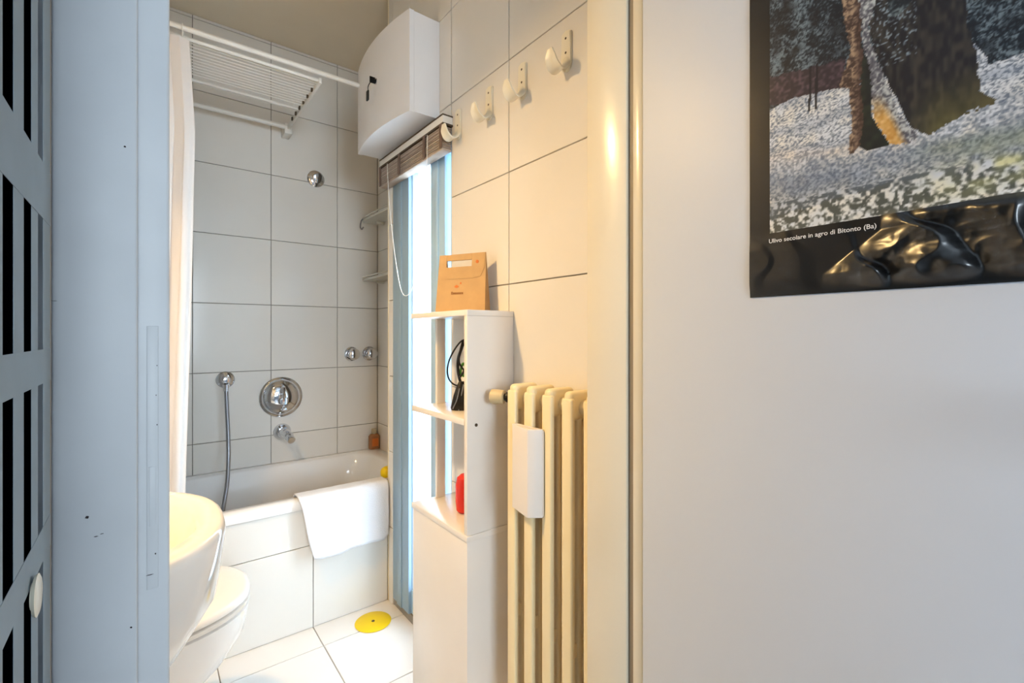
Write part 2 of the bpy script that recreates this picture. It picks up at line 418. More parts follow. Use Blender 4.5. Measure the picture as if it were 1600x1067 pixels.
def paint(S, Z):
    """flat print of an old olive tree in a field of small white flowers; S right, Z up, in mm"""
    N = lambda r, s: lerp_noise(S+300, Z+300, r, s)
    wob = (N(6, 1)-.5)*5; S2 = S+(N(4, 2)-.5)*4; Z2 = Z+(N(4, 3)-.5)*4
    mix = lambda a, b, t: a*(1-t[..., None])+b*t[..., None]
    C = lambda *c: np.array(c, float)
    leaf = np.clip((N(2.2, 4)*.5+N(1.1, 5)*.5+N(14, 6)*.45-.62)*3.4, 0, 1)
    img = mix(C(24, 32, 42), C(138, 156, 166), leaf*.8)
    img = mix(img, C(22, 26, 34), np.clip(N(11, 7)*1.8-.75, 0, .85))
    # purple-brown haze low between the trees
    p = inside([(-5, 207), (84, 192), (90, 150), (61, 160), (-5, 170)], S2, Z2)
    img[p] = mix(C(52, 42, 52), C(98, 80, 88), np.clip(N(3, 8)*1.6-.6, 0, 1))[p]
    # field of flowers
    hor = np.interp(S, [-5, 30, 62, 92, 150, 192, 205, 260, 460], [163, 168, 163, 157, 150, 140, 124, 128, 150])+wob*.5
    up = np.interp(S, [185, 193, 230, 460], [0, 180, 150, 150])      # bright bank right of the trunk
    field = (Z < hor) | ((S > 190) & (Z < np.where(S < 204, 165-(S-190)*2, hor+6)))
    sz = np.clip(1-Z/170, 0, 1)
    dots_far = np.clip((N(1.25, 9)-.28)*3.2, 0, 1); dots_mid = np.clip((N(2.0, 10)-.31)*3, 0, 1); dots_near = np.clip((N(4.2, 11)*.6+N(2.1, 12)*.4-.43)*5, 0, 1)
    d = np.where(sz < .45, dots_far, np.where(sz < .78, dots_mid*.65+dots_far*.35, dots_near))
    ground = mix(C(112, 122, 138), C(86, 90, 84), np.clip((sz-.55)*3, 0, 1))
    light = mix(C(238, 242, 248), C(252, 248, 240), np.clip(N(12, 13)*1.7-.4, 0, 1))
    f = mix(ground, light, d*.9)
    # warm and blue bands of the meadow
    zb = Z+S*.06+(N(22, 14)-.5)*14
    sh = np.interp(zb, [-10, 30, 45, 56, 72, 82, 95, 102, 109, 120, 129, 137, 152, 164], [1, 1, .85, .25, .3, .85, 1, .45, .95, 1, .4, .95, 1, .6])
    f = mix(f, f*.45+C(98, 116, 146)*.5, (1-sh)*.95)
    f = mix(f, f*.7+C(226, 196, 170)*.3, np.clip(1-abs(zb-92)/14, 0, 1)*(S < 150)*.7)
    bl = inside([(0, 70), (84, 60), (135, 36), (60, 26), (25, 24), (0, 15)], S2, Z2)
    f[bl] = mix(f*.86+C(60, 76, 104)*.14, f*.7+C(96, 112, 138)*.3, N(8, 15))[bl]
    yl = np.clip((S-140)/60, 0, 1)*np.clip(1-abs(Z-22-(S-140)*.12)/30, 0, 1)
    f = mix(f, f*.45+C(232, 228, 140)*.55, yl*np.clip(N(9, 16)*1.6-.2, 0, 1))
    f = mix(f, f*.5+C(120, 128, 66)*.5, np.clip(1-abs(Z-58+(S-200)*.05)/14, 0, 1)*np.clip((S-135)/40, 0, 1)*.5)
    img[field] = f[field]
    # thin trees at the left
    for sx, w_ in ((47, 1.3), (54, 1.5)):
        t = (abs(S-sx-(Z-160)*.03) < w_) & (Z > 144) & (Z < 200); img[t] = C(28, 28, 38)
    # big shaded trunk
    TR = [(112, 300), (112, 254), (107, 218), (112, 188), (132, 128), (146, 88), (160, 76), (185, 88), (211, 85), (211, 93), (198, 108), (196, 145), (190, 175), (190, 209), (192, 300)]
    t = inside(TR, S+(N(7, 17)-.5)*2.5, Z+(N(7, 18)-.5)*2.5)
    bark = mix(C(34, 34, 40), C(66, 62, 58), np.clip(lerp_noise(S*3+300, Z+300, 9, 19)*1.6-.5, 0, 1))
    moss = np.clip(1-(Z-80)/58, 0, 1)*np.clip((S-138)/30, 0, 1)
    bark = mix(bark, mix(C(88, 84, 50), C(126, 116, 70), N(6, 20)), moss*.85)
    img[t] = bark[t]
    lv = t & (Z > 165) & (S < 150); img[lv] = mix(bark, C(140, 156, 166), np.clip((N(2, 21)-.66)*5, 0, 1))[lv]
    lv = (Z > 222+(N(9, 22)-.5)*30) & (S > 125); img[lv] = (mix(C(30, 36, 44), C(110, 124, 128), np.clip((N(2, 23)*.6+N(10, 24)*.5-.55)*3, 0, 1)))[lv]
    # hollow between the stems
    g = inside([(100, 211), (102, 189), (112, 168), (110, 116), (127, 77), (105, 77), (98, 84), (100, 127), (100, 153)], S, Z)
    img[g] = mix(C(26, 30, 34), C(44, 52, 44), N(6, 25))[g]
    # left stem, warm rough bark
    b = inside([(84, 300), (82, 271), (82, 250), (86, 224), (91, 198), (84, 180), (79, 161), (88, 155), (91, 120), (88, 81), (91, 77), (100, 85), (103, 127), (100, 153), (102, 189), (100, 211), (102, 239), (105, 258), (106, 300)], S+(N(3, 26)-.5)*3, Z)
    bk = mix(C(70, 54, 50), C(176, 150, 124), np.clip((N(1.6, 27)*.6+N(4, 28)*.5-.38)*2.6, 0, 1))
    bk = mix(bk, C(62, 44, 42), np.clip((S-93)/9, 0, .7))
    img[b] = bk[b]
    # right stem: pale above, golden below
    s_ = inside([(98, 300), (98, 260), (101, 221), (102, 204), (109, 170), (110, 140), (112, 113), (127, 78), (144, 72), (151, 79), (136, 106), (131, 124), (124, 149), (112, 188), (107, 218), (115, 250), (118, 300)], S+(N(3, 29)-.5)*3, Z)
    sk = mix(C(88, 88, 98), C(196, 200, 200), np.clip((N(1.8, 30)*.7+N(4, 31)*.4-.4)*2.6, 0, 1))
    gold = np.clip((140-Z)/30, 0, 1)*np.clip(1-(S-np.interp(Z, [70, 140], [138, 113]))/7, 0, 1)
    sk = mix(sk, mix(C(196, 140, 60), C(238, 200, 140), N(3, 32)), gold)
    img[s_] = sk[s_]
    # flowers overlapping the foot of the tree
    ft = (Z < np.interp(S, [-5, 80, 105, 150, 165, 190, 215, 460], [0, 80, 74, 74, 78, 88, 96, 98])+(N(2.4, 33)-.5)*9) & (Z > 55)
    img[ft] = f[ft]
    return img
PY0, PZ0 = .3069, 1.1164        # lower corner at the hinge side
PW, PH = .462, .640
IS0, IZ0 = 26.8, 84.0           # black margin, mm
def poster():
    st = .00125
    nx, nz = int(PW/st), int(PH/st)
    s = np.arange(nx+1)*st*1000; zz = np.arange(nz+1)*st*1000
    S, Z = np.meshgrid(s, zz, indexing='ij')
    # paper: nearly flat picture, buckled lower margin
    rg = lambda r, sd: lerp_noise(S+700, Z+700, r, sd)-.5
    low = np.clip((92-Z)/22, 0, 1); low = low*low*(3-2*low)
    right = np.clip((S-95)/90, 0, 1)
    disp = .0016+.0006*(rg(60, 41)+.5)
    creas = abs(lerp_noise(S*.55+700+Z*.5, Z*1.3+900, 26, 42)-.5)*2
    creas2 = abs(lerp_noise(S*.9+200, Z*1.0+300-S*.2, 17, 43)-.5)*2
    ph = (S+(lerp_noise(S+700, Z*1.2+700, 40, 45)-.5)*44+(Z-40)*.35)/60-.32     # broad buckles that rise slowly and drop fast
    fr = ph-np.floor(ph); saw = np.where(fr < .80, fr/.80, (1-fr)/.20); saw = saw*saw*(3-2*saw)*.35+saw*.65
    right = np.clip((S-146+np.clip(68-Z, 0, 45)*1.3)/42, 0, 1)
    disp = disp+low*(.0010+right*.0145)*(saw+.18*(1-creas)+.10*(1-creas2)+.06*(1-abs(rg(9, 46))*2))
    edge = np.clip(Z/22, 0, 1); edge = edge*edge*(3-2*edge)
    disp = disp*edge+.0010*(1-edge)
    X = LX-.0004-disp
    Y = PY0-S/1000; ZZ = PZ0+Z/1000
    n = (nx+1)*(nz+1)
    co = np.stack([X, Y, ZZ], -1).reshape(-1, 3)
    idx = np.arange(n).reshape(nx+1, nz+1)
    F = np.stack([idx[:-1, :-1], idx[:-1, 1:], idx[1:, 1:], idx[1:, :-1]], -1).reshape(-1, 4)
    Sc = ((S[:-1, :-1]+S[1:, 1:])/2).reshape(-1); Zc = ((Z[:-1, :-1]+Z[1:, 1:])/2).reshape(-1)
    pic = (Sc > IS0) & (Zc > IZ0) & (Sc < PW*1000-IS0) & (Zc < PH*1000-IS0)
    def mk(name, faces):
        used = np.unique(faces); remap = -np.ones(n, int); remap[used] = np.arange(len(used))
        me = bpy.data.meshes.new(name)
        me.from_pydata(co[used].tolist(), [], remap[faces].tolist()); me.update()
        return me, used
    root = thing('poster', (LX-.002, PY0-PW/2, PZ0), 'unframed poster of an old olive tree in white flowers, black margin, on the white door', 'poster')
    me, used = mk('black_margin', F[~pic])
    pm = mat('glossy_black_paper', (12, 12, 14), .30, coat=.8, coat_rough=.27)
    o = link('black_margin', me, pm, root, 60); o.location = -Vector(root['_org'])
    o['label'] = 'buckled glossy black paper margin'
    me, used = mk('picture', F[pic])
    img = paint(S-IS0, Z-IZ0).reshape(-1, 3)[used]
    img = np.clip(img, 0, 255)/255
    L = np.where(img <= .04045, img/12.92, ((img+.055)/1.055)**2.4)
    at_ = me.color_attributes.new('ink', 'FLOAT_COLOR', 'POINT')
    at_.data.foreach_set('color', np.concatenate([L, np.ones((len(L), 1))], 1).astype(np.float32).ravel())
    m = mat('printed_picture', (128, 128, 128), .42, coat=.1, coat_rough=.3)
    nt = m.node_tree; a = nt.nodes.new('ShaderNodeAttribute'); a.attribute_name = 'ink'
    nt.links.new(a.outputs['Color'], nt.nodes['Principled BSDF'].inputs['Base Color'])
    o = link('picture', me, m, root, 60); o.location = -Vector(root['_org'])
    o['label'] = 'print of an olive tree among white flowers'
    return root
pr = poster()
def text_mesh(name, body, width, org, right, up, m, parent, depth=.0003, bold=0):
    cu = bpy.data.curves.new(name, 'FONT'); cu.body = body; cu.size = 1; cu.extrude = 0; cu.resolution_u = 3; cu.offset = bold
    t = bpy.data.objects.new(name, cu); COL.objects.link(t)
    dg = bpy.context.evaluated_depsgraph_get(); dg.update()
    me = bpy.data.meshes.new_from_object(t.evaluated_get(dg))
    bpy.data.objects.remove(t); bpy.data.curves.remove(cu)
    xs = [v.co.x for v in me.vertices]; k = width/(max(xs)-min(xs)); x0 = min(xs)
    R, U = Vector(right), Vector(up); Nn = R.cross(U)
    for v in me.vertices: v.co = Vector(org)+R*((v.co.x-x0)*k)+U*(v.co.y*k)+Nn*depth
    me.materials.clear()
    o = link(name, me, m, parent, 0); o.location = -Vector(parent.get('_org', (0, 0, 0))); return o
cap = text_mesh('caption', 'Ulivo secolare in agro di Bitonto (Ba)', .116, (LX-.0040, .2808, 1.1868), (0, -1, 0), (0, 0, 1), 'paper', pr, bold=.012)
cap['label'] = 'small white printed caption'

# ------------------------------------------------------------------ window
wn = thing('window_1', (XR, (WY0+WY1)/2, .03), kind='structure')
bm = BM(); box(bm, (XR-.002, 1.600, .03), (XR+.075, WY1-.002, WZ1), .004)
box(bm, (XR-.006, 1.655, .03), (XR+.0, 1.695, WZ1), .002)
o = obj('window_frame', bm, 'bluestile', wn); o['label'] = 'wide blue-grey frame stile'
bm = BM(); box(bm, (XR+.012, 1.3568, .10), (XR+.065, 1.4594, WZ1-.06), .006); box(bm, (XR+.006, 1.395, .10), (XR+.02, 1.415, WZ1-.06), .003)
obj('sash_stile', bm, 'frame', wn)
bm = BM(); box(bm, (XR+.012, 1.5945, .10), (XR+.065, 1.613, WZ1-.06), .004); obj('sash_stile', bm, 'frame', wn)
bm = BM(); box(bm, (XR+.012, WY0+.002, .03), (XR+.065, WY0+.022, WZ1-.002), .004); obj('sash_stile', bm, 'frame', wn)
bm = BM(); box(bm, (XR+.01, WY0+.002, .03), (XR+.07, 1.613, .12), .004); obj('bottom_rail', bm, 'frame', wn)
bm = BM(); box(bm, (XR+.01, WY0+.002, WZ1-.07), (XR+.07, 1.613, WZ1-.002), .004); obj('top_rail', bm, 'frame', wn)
for a, b in ((1.4594, 1.5945), (WY0+.022, 1.3568)):
    bm = BM(); box(bm, (XR+.036, a-.004, .11), (XR+.040, b+.004, WZ1-.06)); obj('pane', bm, 'pane', wn, 0)
# cream corner trim where the tub alcove starts
tr = tag(obj('trim_1', box(BM(), (XR-.001, YT-.008, 0), (XR+.006, YT+.002, ZC), .001), 'cream_trim'), kind='structure')

# ------------------------------------------------------------------ bathtub
tb = thing('bathtub', (.32, 2.09, 0), 'white enamelled bathtub with a square-tiled front, along the back wall', 'bathtub')
RZ = .4728; x0, x1, y0, y1 = XL+.002, XC-.001, YT-.004, YB-.001
def rrect(a, b, c, d, z, r, n=8):
    out = []
    for cx, cy, t0 in ((b-r, d-r, 0), (a+r, d-r, PI/2), (a+r, c+r, PI), (b-r, c+r, 3*PI/2)):
        for i in range(n): t = t0+PI/2*i/(n-1); out.append((cx+r*math.cos(t), cy+r*math.sin(t), z))
    return out
bm = BM()
loft(bm, [rrect(x0, x1, y0, y1, RZ-.036, .004), rrect(x0, x1, y0, y1, RZ-.008, .004), rrect(x0+.006, x1-.006, y0+.006, y1-.006, RZ, .006),
          rrect(x0+.07, x1-.075, y0+.045, y1-.045, RZ, .09), rrect(x0+.08, x1-.085, y0+.055, y1-.055, RZ-.010, .10), rrect(x0+.10, x1-.10, y0+.07, y1-.065, RZ-.10, .11),
          rrect(x0+.14, x1-.20, y0+.10, y1-.09, .12, .12), rrect(x0+.18, x1-.27, y0+.14, y1-.13, .085, .10)], cap0=False, cap1=True)
obj('basin', bm, 'acrylic', tb, 50)
bm = BM(); box(bm, (XL+.002, YT+TH, 0), (XR-.001, YT+.03, RZ-.036)); fp = obj('front_panel', bm, 'grout', tb, 0)
fp['label'] = 'tiled front panel'
tiles(fp, 'y', YT+TH, -1, XL+.002, XR-.001, 0, RZ-.036, .1779, 0)

# towel draped over the rim
def towel():
    prof = [(YT+.085, .375), (YT+.075, .43), (YT+.066, .462), (YT+.052, .4785), (YT+.03, .4805), (YT+.008, .4805), (YT-.008, .477), (YT-.017, .462), (YT-.020, .43), (YT-.022, .38), (YT-.023, .33), (YT-.024, .295), (YT-.025, .262)]
    P = catmull([(0, a, b) for a, b in prof], 3); nu = 60
    bm = BM(); G = []
    for j, p in enumerate(P):
        row = []; f = j/(len(P)-1); hang = max(0, (f-.5)/.5)
        for i in range(nu+1):
            t = i/nu
            xl = .425+.047*hang**1.2; xr = .7585-.004*hang
            x = xl+(xr-xl)*t
            rip = .0035*hang*math.sin(t*9+1)+.002*hang*math.sin(t*23)
            zz = p.z-hang*(.006*math.sin(t*PI)+.006*math.sin(t*7))+hang*max(0, t-.93)*.25
            row.append(bm.verts.new((x, p.y-rip-.006*hang*(1-t), zz)))
        G.append(row)
    for a, b in zip(G, G[1:]):
        for i in range(nu): bm.faces.new((a[i], a[i+1], b[i+1], b[i]))
    o = obj('towel', bm, 'towel', None, 60)
    o.location = (0, 0, 0)
    sm = o.modifiers.new('thick', 'SOLIDIFY'); sm.thickness = .0045; sm.offset = 1
    dt = bpy.data.textures.new('terry', 'CLOUDS'); dt.noise_scale = .03
    dm = o.modifiers.new('soft', 'DISPLACE'); dm.texture = dt; dm.strength = .003; dm.mid_level = .5
    return tag(o, 'folded white terry towel hanging over the bathtub rim', 'towel')
towel()

# ------------------------------------------------------------------ wall fittings over the tub
YW = YB
def fit(name, label, cat, org): return thing(name, org, label, cat)
t = fit('shower_outlet', 'small chrome shower outlet alone high on the back wall', 'shower outlet', (.6475, YW, 1.8197))
obj('flange', lathe(BM(), (.6475, YW, 1.8197), (0, -1, 0), [(0, .040), (.006, .040), (.012, .032), (.016, .018)], 28), 'chrome', t)
obj('nozzle', lathe(BM(), (.6475, YW-.014, 1.8197), (0, -1, -.25), [(0, .016), (.02, .017), (.03, .024), (.038, .024), (.04, .018), (.04, 0)], 24), 'chrome', t)
for i, x in enumerate((.8219, .9140)):
    t = fit('tap_knob', ('left one of the two round chrome knobs high beside the tub corner', 'right one of the two round chrome knobs, nearest the tub corner')[i], 'knob', (x, YW, .9655))
    t['group'] = 'chrome knobs at the tub corner'
    obj('flange', lathe(BM(), (x, YW, .9655), (0, -1, 0), [(0, .036), (.004, .036), (.010, .030), (.012, .015)], 28), 'chrome', t)
    bm = lathe(BM(), (x, YW-.010, .9655), (0, -1, 0), [(0, .013), (.018, .013), (.022, .026), (.034, .029), (.044, .026), (.050, .016), (.051, 0)], 24)
    obj('knob', bm, 'chrome', t)
t = fit('bath_mixer', 'large round chrome bath mixer plate with its lever on the tiled wall', 'mixer', (.4935, YW, .7739))
obj('plate', lathe(BM(), (.4935, YW, .7739), (0, -1, 0), [(0, .092), (.004, .0925), (.008, .088), (.010, .082), (.022, .074), (.034, .058), (.041, .036), (.043, .020), (.043, 0)], 48), 'chrome', t)
bm = lathe(BM(), (.4935, YW-.040, .762), (0, -1, 0), [(0, .021), (.022, .020), (.030, .016), (.032, 0)], 24)
obj('lever_hub', bm, 'chrome', t)
bm = tube(BM(), [(.4935, YW-.060, .768), (.491, YW-.070, .795), (.489, YW-.078, .828)], .008, radii=[.009, .008, .007])
obj('lever', bm, 'chrome', t)
obj('diverter', lathe(BM(), (.500, YW-.026, .722), (0, -1, -.1), [(0, .012), (.018, .012), (.022, .009), (.023, 0)], 18), 'chrome', t)
t = fit('bath_spout', 'short chrome bath spout below the mixer plate', 'spout', (.498, YW, .612))
obj('flange', lathe(BM(), (.498, YW, .612), (0, -1, 0), [(0, .038), (.006, .038), (.016, .032), (.026, .024)], 28), 'chrome', t)
bm = tube(BM(), [(.498, YW-.015, .612), (.503, YW-.06, .610), (.508, YW-.10, .603), (.512, YW-.125, .590)], .018, n=16, radii=[.022, .020, .017, .016])
obj('spout', bm, 'chrome', t)
t = fit('hand_shower_hose', 'chrome wall elbow with grey metal shower hose falling into the tub', 'shower hose', (.2706, YW, .8677))
obj('wall_elbow', lathe(BM(), (.2706, YW, .8677), (0, -1, 0), [(0, .036), (.005, .036), (.012, .030), (.016, .018), (.036, .018), (.044, .012), (.046, 0)], 28), 'chrome', t)
obj('nut', cyl(BM(), (.2706, YW-.030, .850), (.2706, YW-.030, .820), .013, .0105), 'chrome', t)
hose = [(.2706, YW-.030, .825), (.2735, YW-.032, .74), (.277, YW-.036, .64), (.277, YW-.05, .54), (.268, YW-.085, .44), (.252, YW-.12, .36), (.240, YW-.14, .27), (.25, YW-.19, .15)]
bm = tube(BM(), hose, .0078, n=12, k=14)
o = obj('hose', bm, 'steel', t)
# bottle and rubber duck-yellow plug on the rim
t = fit('shampoo_bottle', 'small amber bottle standing on the tub ledge in the corner', 'bottle', (.930, 2.358, RZ))
bx_, by_ = .930, 2.358
bm = BM(); loft(bm, [rrect(bx_-.027+q, bx_+.027-q, by_-.016+q*.6, by_+.016-q*.6, RZ+z_, .010) for z_, q in ((0.0, .003), (.003, 0), (.066, 0), (.074, .006), (.078, .014))])
obj('body', bm, 'amber', t)
obj('cap', lathe(BM(), (bx_, by_, RZ+.077), (0, 0, 1), [(0, .010), (.004, .010), (.005, .014), (.026, .0135), (.028, 0)], 20), 'clearcap', t)
bm = BM(); box(bm, (bx_-.016, by_-.0168, RZ+.015), (bx_+.016, by_-.0158, RZ+.055)); obj('label_patch', bm, 'orange', t)
bm = lathe(BM(), (.787, 1.858, RZ), (0, 0, 1), [(0, .016), (.003, .022), (.012, .0255), (.026, .0255), (.036, .021), (.043, .010), (.044, 0)], 28)
tag(obj('bath_toy', bm, 'yellow'), 'small round yellow bath toy on the tub rim beside the towel', 'toy')
# corner shelves
for i, z in enumerate((1.640, 1.338)):
    t = fit('corner_shelf', ('upper translucent white shelf in the tub corner, small hook at its end', 'lower translucent white shelf in the tub corner, below the other one')[i], 'shelf', (XC, 2.15, z))
    t['group'] = 'white shelves in the tub corner'
    bm = BM(); pl = [(XC-.001, 1.95), (XC-.001, YB-.002), (.885, YB-.002), (.868, YB-.03), (.872, 2.0), (.89, 1.955)]
    prism(bm, pl, z, z+.010, lambda a, b, h: (a, b, h)); obj('shelf_board', bm, 'shelf', t)
    for yy in (2.02, 2.30): obj('bracket', box(BM(), (XC-.04, yy-.006, z-.014), (XC-.0005, yy+.006, z), .002), 'shelf', t)
    bm = BM(); tube(bm, [(.870, YB-.03, z+.018), (.866, 2.2, z+.018), (.870, 2.0, z+.018)], .003); obj('rail', bm, 'shelf', t)
    if i == 0:
        bm = BM(); tube(bm, [(.868, YB-.035, z+.012), (.858, YB-.04, z-.002), (.853, YB-.042, z-.03), (.860, YB-.043, z-.042), (.868, YB-.043, z-.030)], .0035)
        obj('hook', bm, 'steel', t)

# ------------------------------------------------------------------ curtain rod, curtain, drying rack
RY, RODZ = 1.800, 2.0306
t = fit('curtain_rod', 'long white curtain rod crossing the room below the ceiling', 'curtain rod', (.22, RY, RODZ))
obj('rod', cyl(BM(), (XL+.001, RY, RODZ), (XR+.15, RY, RODZ), .0085, n=16), 'white', t)
obj('end_cap', lathe(BM(), (XC-.001, RY+.0, RODZ), (-1, 0, 0), [(0, .022), (.006, .022), (.012, .013), (.05, .011)], 20), 'white', t)
t = fit('shower_curtain', 'white shower curtain drawn to the left, hanging in pleats', 'curtain', (-.1, RY+.0, RODZ))
def curtain():
    bm = BM(); nu, nv = 150, 30; G = []
    for j in range(nv+1):
        f = j/nv; z = 1.995-f*(1.995-.30)
        xr = np.interp(z, [.3, .63, 1.21, 1.72, 1.995], [.088, .098, .113, .122, .106])
        row = []
        for i in range(nu+1):
            s = i/nu; x = XL+.012+(xr-XL-.012)*s
            amp = .022*(.35+.65*min(1, f*2.2)); ph = s*PI*2*8.25
            y = RY-.006+.5*amp*math.sin(ph)*(1.0 if s < .9 else 1.0)+.004*math.sin(ph*.37+f*3)-.018*min(1, max(0, (z-.35)<.25))*0
            if z < .52: y = min(y-.05*(1-max(0, (z-.42))/.10), YT-.030+.25*amp*math.sin(ph))
            row.append(bm.verts.new((x+.004*math.sin(ph*2+f*4)*min(s*8, 1)*min((1-s)*12, 1), y, z)))
        G.append(row)
    for a, b in zip(G, G[1:]):
        for i in range(nu): bm.faces.new((a[i], a[i+1], b[i+1], b[i]))
    return bm
obj('fabric', curtain(), 'curtain', t, 80)
for k in range(6):
    bm = BM(); x = .088-k*.075
    lathe(bm, (x-.002, RY, RODZ), (1, 0, 0), [(0, .0115), (.002, .0125), (.004, .0115), (.004, .0090), (0, .0090), (0, .0115)], 18)
    box(bm, (x-.0015, RY-.003, RODZ-.040), (x+.0035, RY+.003, RODZ-.012), .0008)
    obj('curtain_ring', bm, 'white', t)
t = fit('drying_rack', 'white laundry drying rack of thin parallel lines over the bathtub', 'drying rack', (.1, 2.08, 2.0))
RKZ = 2.006; AX = .510
bm = BM(); cyl(bm, (XL+.01, 2.318, RKZ+.004), (AX, 2.318, RKZ+.004), .010, n=16); obj('rear_bar', bm, 'white', t)
bm = BM(); cyl(bm, (XL+.01, 1.822, RKZ+.006), (AX-.002, 1.822, RKZ+.006), .006, n=14); obj('front_bar', bm, 'white', t)
for x in (AX, XL+.03):
    bm = BM(); box(bm, (x-.005, 1.813, RKZ-.006), (x+.005, 2.330, RKZ+.014), .0015); obj('arm', bm, 'white', t)
for k in range(11):
    y = 1.843+k*.0215
    bm = BM(); cyl(bm, (XL+.03, y, RKZ+.006), (AX-.004, y, RKZ+.006), .0024, n=8); obj('line', bm, 'white', t)
for k in range(6):
    y = 1.90+k*.062
    bm = BM(); box(bm, (AX-.011, y-.006, RKZ-.004), (AX-.0052, y+.006, RKZ+.010), .001); c_ = obj('line_clip', bm, 'brown', t)
for x in (AX, XL+.03):
    bm = BM(); box(bm, (x-.016, 2.310, RKZ-.026), (x+.016, YB-.0005, RKZ+.020), .003); obj('wall_bracket', bm, 'white', t)
bm = BM(); box(bm, (XL+.01, 2.095, RKZ-.002), (AX-.006, 2.107, RKZ+.008), .001); obj('cross_bar', bm, 'white', t)

# ------------------------------------------------------------------ bow-front wall cabinet
t = fit('wall_cabinet', 'white bow-fronted wall cabinet with a black key, over the window', 'cabinet', (.707, 1.6, 1.775))
BX0, BY0, BY1, BZ0, BZ1 = .6560, 1.3696, 1.8277, 1.776, 2.096
def bow(y): q = (y-(BY0+BY1)/2)/((BY1-BY0)/2); return BX0-.027*(1-q*q)
ys = [BY0+(BY1-BY0)*i/20 for i in range(21)]
bm = BM(); prism(bm, [(bow(y)+.016, y) for y in ys]+[(XR-.0005, BY1), (XR-.0005, BY0)], BZ0, BZ1, lambda a, b, h: (a, b, h)); obj('body', bm, 'box', t, 30)
bm = BM(); prism(bm, [(bow(y), y) for y in ys]+[(bow(y)+.0155, y) for y in ys[::-1]], BZ0-.002, BZ1+.002, lambda a, b, h: (a, b, h))
dr = obj('cabinet_door', bm, 'box', t, 30)
ky, kz = 1.575, 1.944; kx = bow(ky)
bm = lathe(BM(), (kx, ky, kz), (-1, 0, 0), [(0, .010), (.003, .010), (.004, .006), (.006, 0)], 18); sub('lock', bm, 'chrome', dr)
bm = BM(); box(bm, (kx-.024, ky-.0015, kz-.010), (kx-.004, ky+.0015, kz+.012), .001)
tag(obj('key', bm, 'blackmetal'), 'small black key sticking in the lock of the white wall cabinet', 'key')
bm = BM(); tube(bm, [(kx-.020, ky, kz-.006), (kx-.026, ky+.008, kz-.022), (kx-.022, ky+.018, kz-.034)], .0015)
box(bm, (kx-.027, ky+.010, kz-.066), (kx-.021, ky+.027, kz-.032), .002)
bm2 = bm; tag(obj('key_fob', bm2, 'black'), 'black fob dangling from the key on the wall cabinet', 'key fob')

# ------------------------------------------------------------------ blind
t = fit('venetian_blind', 'raised mauve-brown wooden blind under a white headrail, at the window top', 'blind', (.75, 1.52, 1.64))
VY0, VY1 = 1.285, 1.786
bm = BM(); box(bm, (.728, VY0, 1.727), (XR-.0005, VY1, 1.752), .001); obj('headrail', bm, 'white', t)
bm = BM(); box(bm, (.7265, VY0-.001, 1.750), (XR-.0003, VY1+.001, 1.7545)); box(bm, (.7268, VY0-.001, 1.7215), (XR-.0003, VY1+.001, 1.7275)); obj('headrail_edge', bm, 'brown', t)
for k in range(13):
    z = 1.652+k*.0052
    bm = BM(); dx = random.uniform(-.0015, .0015); box(bm, (.728+dx, VY0+.004, z), (XR-.004+dx, VY1-.004, z+.0030)); obj('slat', bm, 'slat', t, 0)
bm = BM(); box(bm, (.7275, VY0+.003, 1.643), (XR-.003, VY1-.003, 1.6505), .002); obj('bottom_rail', bm, 'slat', t)
for y in (1.292, 1.405, 1.60, 1.775):
    bm = BM(); box(bm, (.7235, y-.008, 1.648), (.7252, y+.008, 1.724)); obj('ladder_tape', bm, 'tape', t)
ch = [(.722, 1.375, 1.715), (.722, 1.385, 1.55), (.722, 1.42, 1.36), (.722, 1.475, 1.24), (.722, 1.53, 1.202), (.722, 1.58, 1.232), (.722, 1.63, 1.36), (.722, 1.68, 1.56), (.722, 1.70, 1.715)]
obj('pull_cord', tube(BM(), ch, .0013, n=6, k=10), 'white', t)

# ------------------------------------------------------------------ wall hooks
def make_hook():
    t = thing('wall_hook', (XR, 0, 1.70), None, 'hook', 'cream plastic hooks on the right wall')
    bm = BM(); w_ = .0150
    prof = [(-w_, 1.7560)]+[(-w_*math.cos(a), 1.756+.006*math.sin(a)) for a in [PI*i/8 for i in range(1, 8)]]+[(w_, 1.756)]
    prof += [(w_*math.cos(a), 1.688-.020*math.sin(a)) for a in [PI*i/10 for i in range(11)]]
    prism(bm, prof, XR-.0065, XR-.0003, lambda a, b, h: (h, a, b))
    bmesh.ops.bevel(bm, geom=[e for e in bm.edges if all(v.co.x < XR-.006 for v in e.verts)], offset=.002, segments=2, affect='EDGES')
    p = obj('plate', bm, 'plastic', t)
    bm = BM()                                             # broad upturned lip
    path = [(XR-.004, 1.700), (XR-.010, 1.684), (XR-.022, 1.672), (XR-.032, 1.668), (XR-.042, 1.674), (XR-.049, 1.686), (XR-.053, 1.703)]
    P = catmull([(a, 0, b) for a, b in path], 4); rings = []
    for i, q in enumerate(P):
        d = (P[min(i+1, len(P)-1)]-P[max(0, i-1)]).normalized(); n_ = Vector((-d.z, 0, d.x)); f = i/(len(P)-1)
        wd = float(np.interp(f, [0, .25, .6, .85, 1], [.013, .0165, .0195, .0165, .008])); th = .0040
        ring = []
        for k in range(16):
            a = 2*PI*k/16; yy = wd*math.copysign(abs(math.cos(a))**.6, math.cos(a)); nn = th*math.copysign(abs(math.sin(a))**.8, math.sin(a))+.35*abs(yy)*abs(yy)/wd
            ring.append(q+Vector((0, yy, 0))+n_*nn)
        rings.append(ring)
    loft(bm, rings); obj('lip', bm, 'plastic', t, 60)
    for z in (1.7445, 1.7115):
        sub('screw', lathe(BM(), (XR-.0064, 0, z), (-1, 0, 0), [(0, .0030), (.0006, .0026), (.0008, 0)], 12), 'brown', p)
    return t
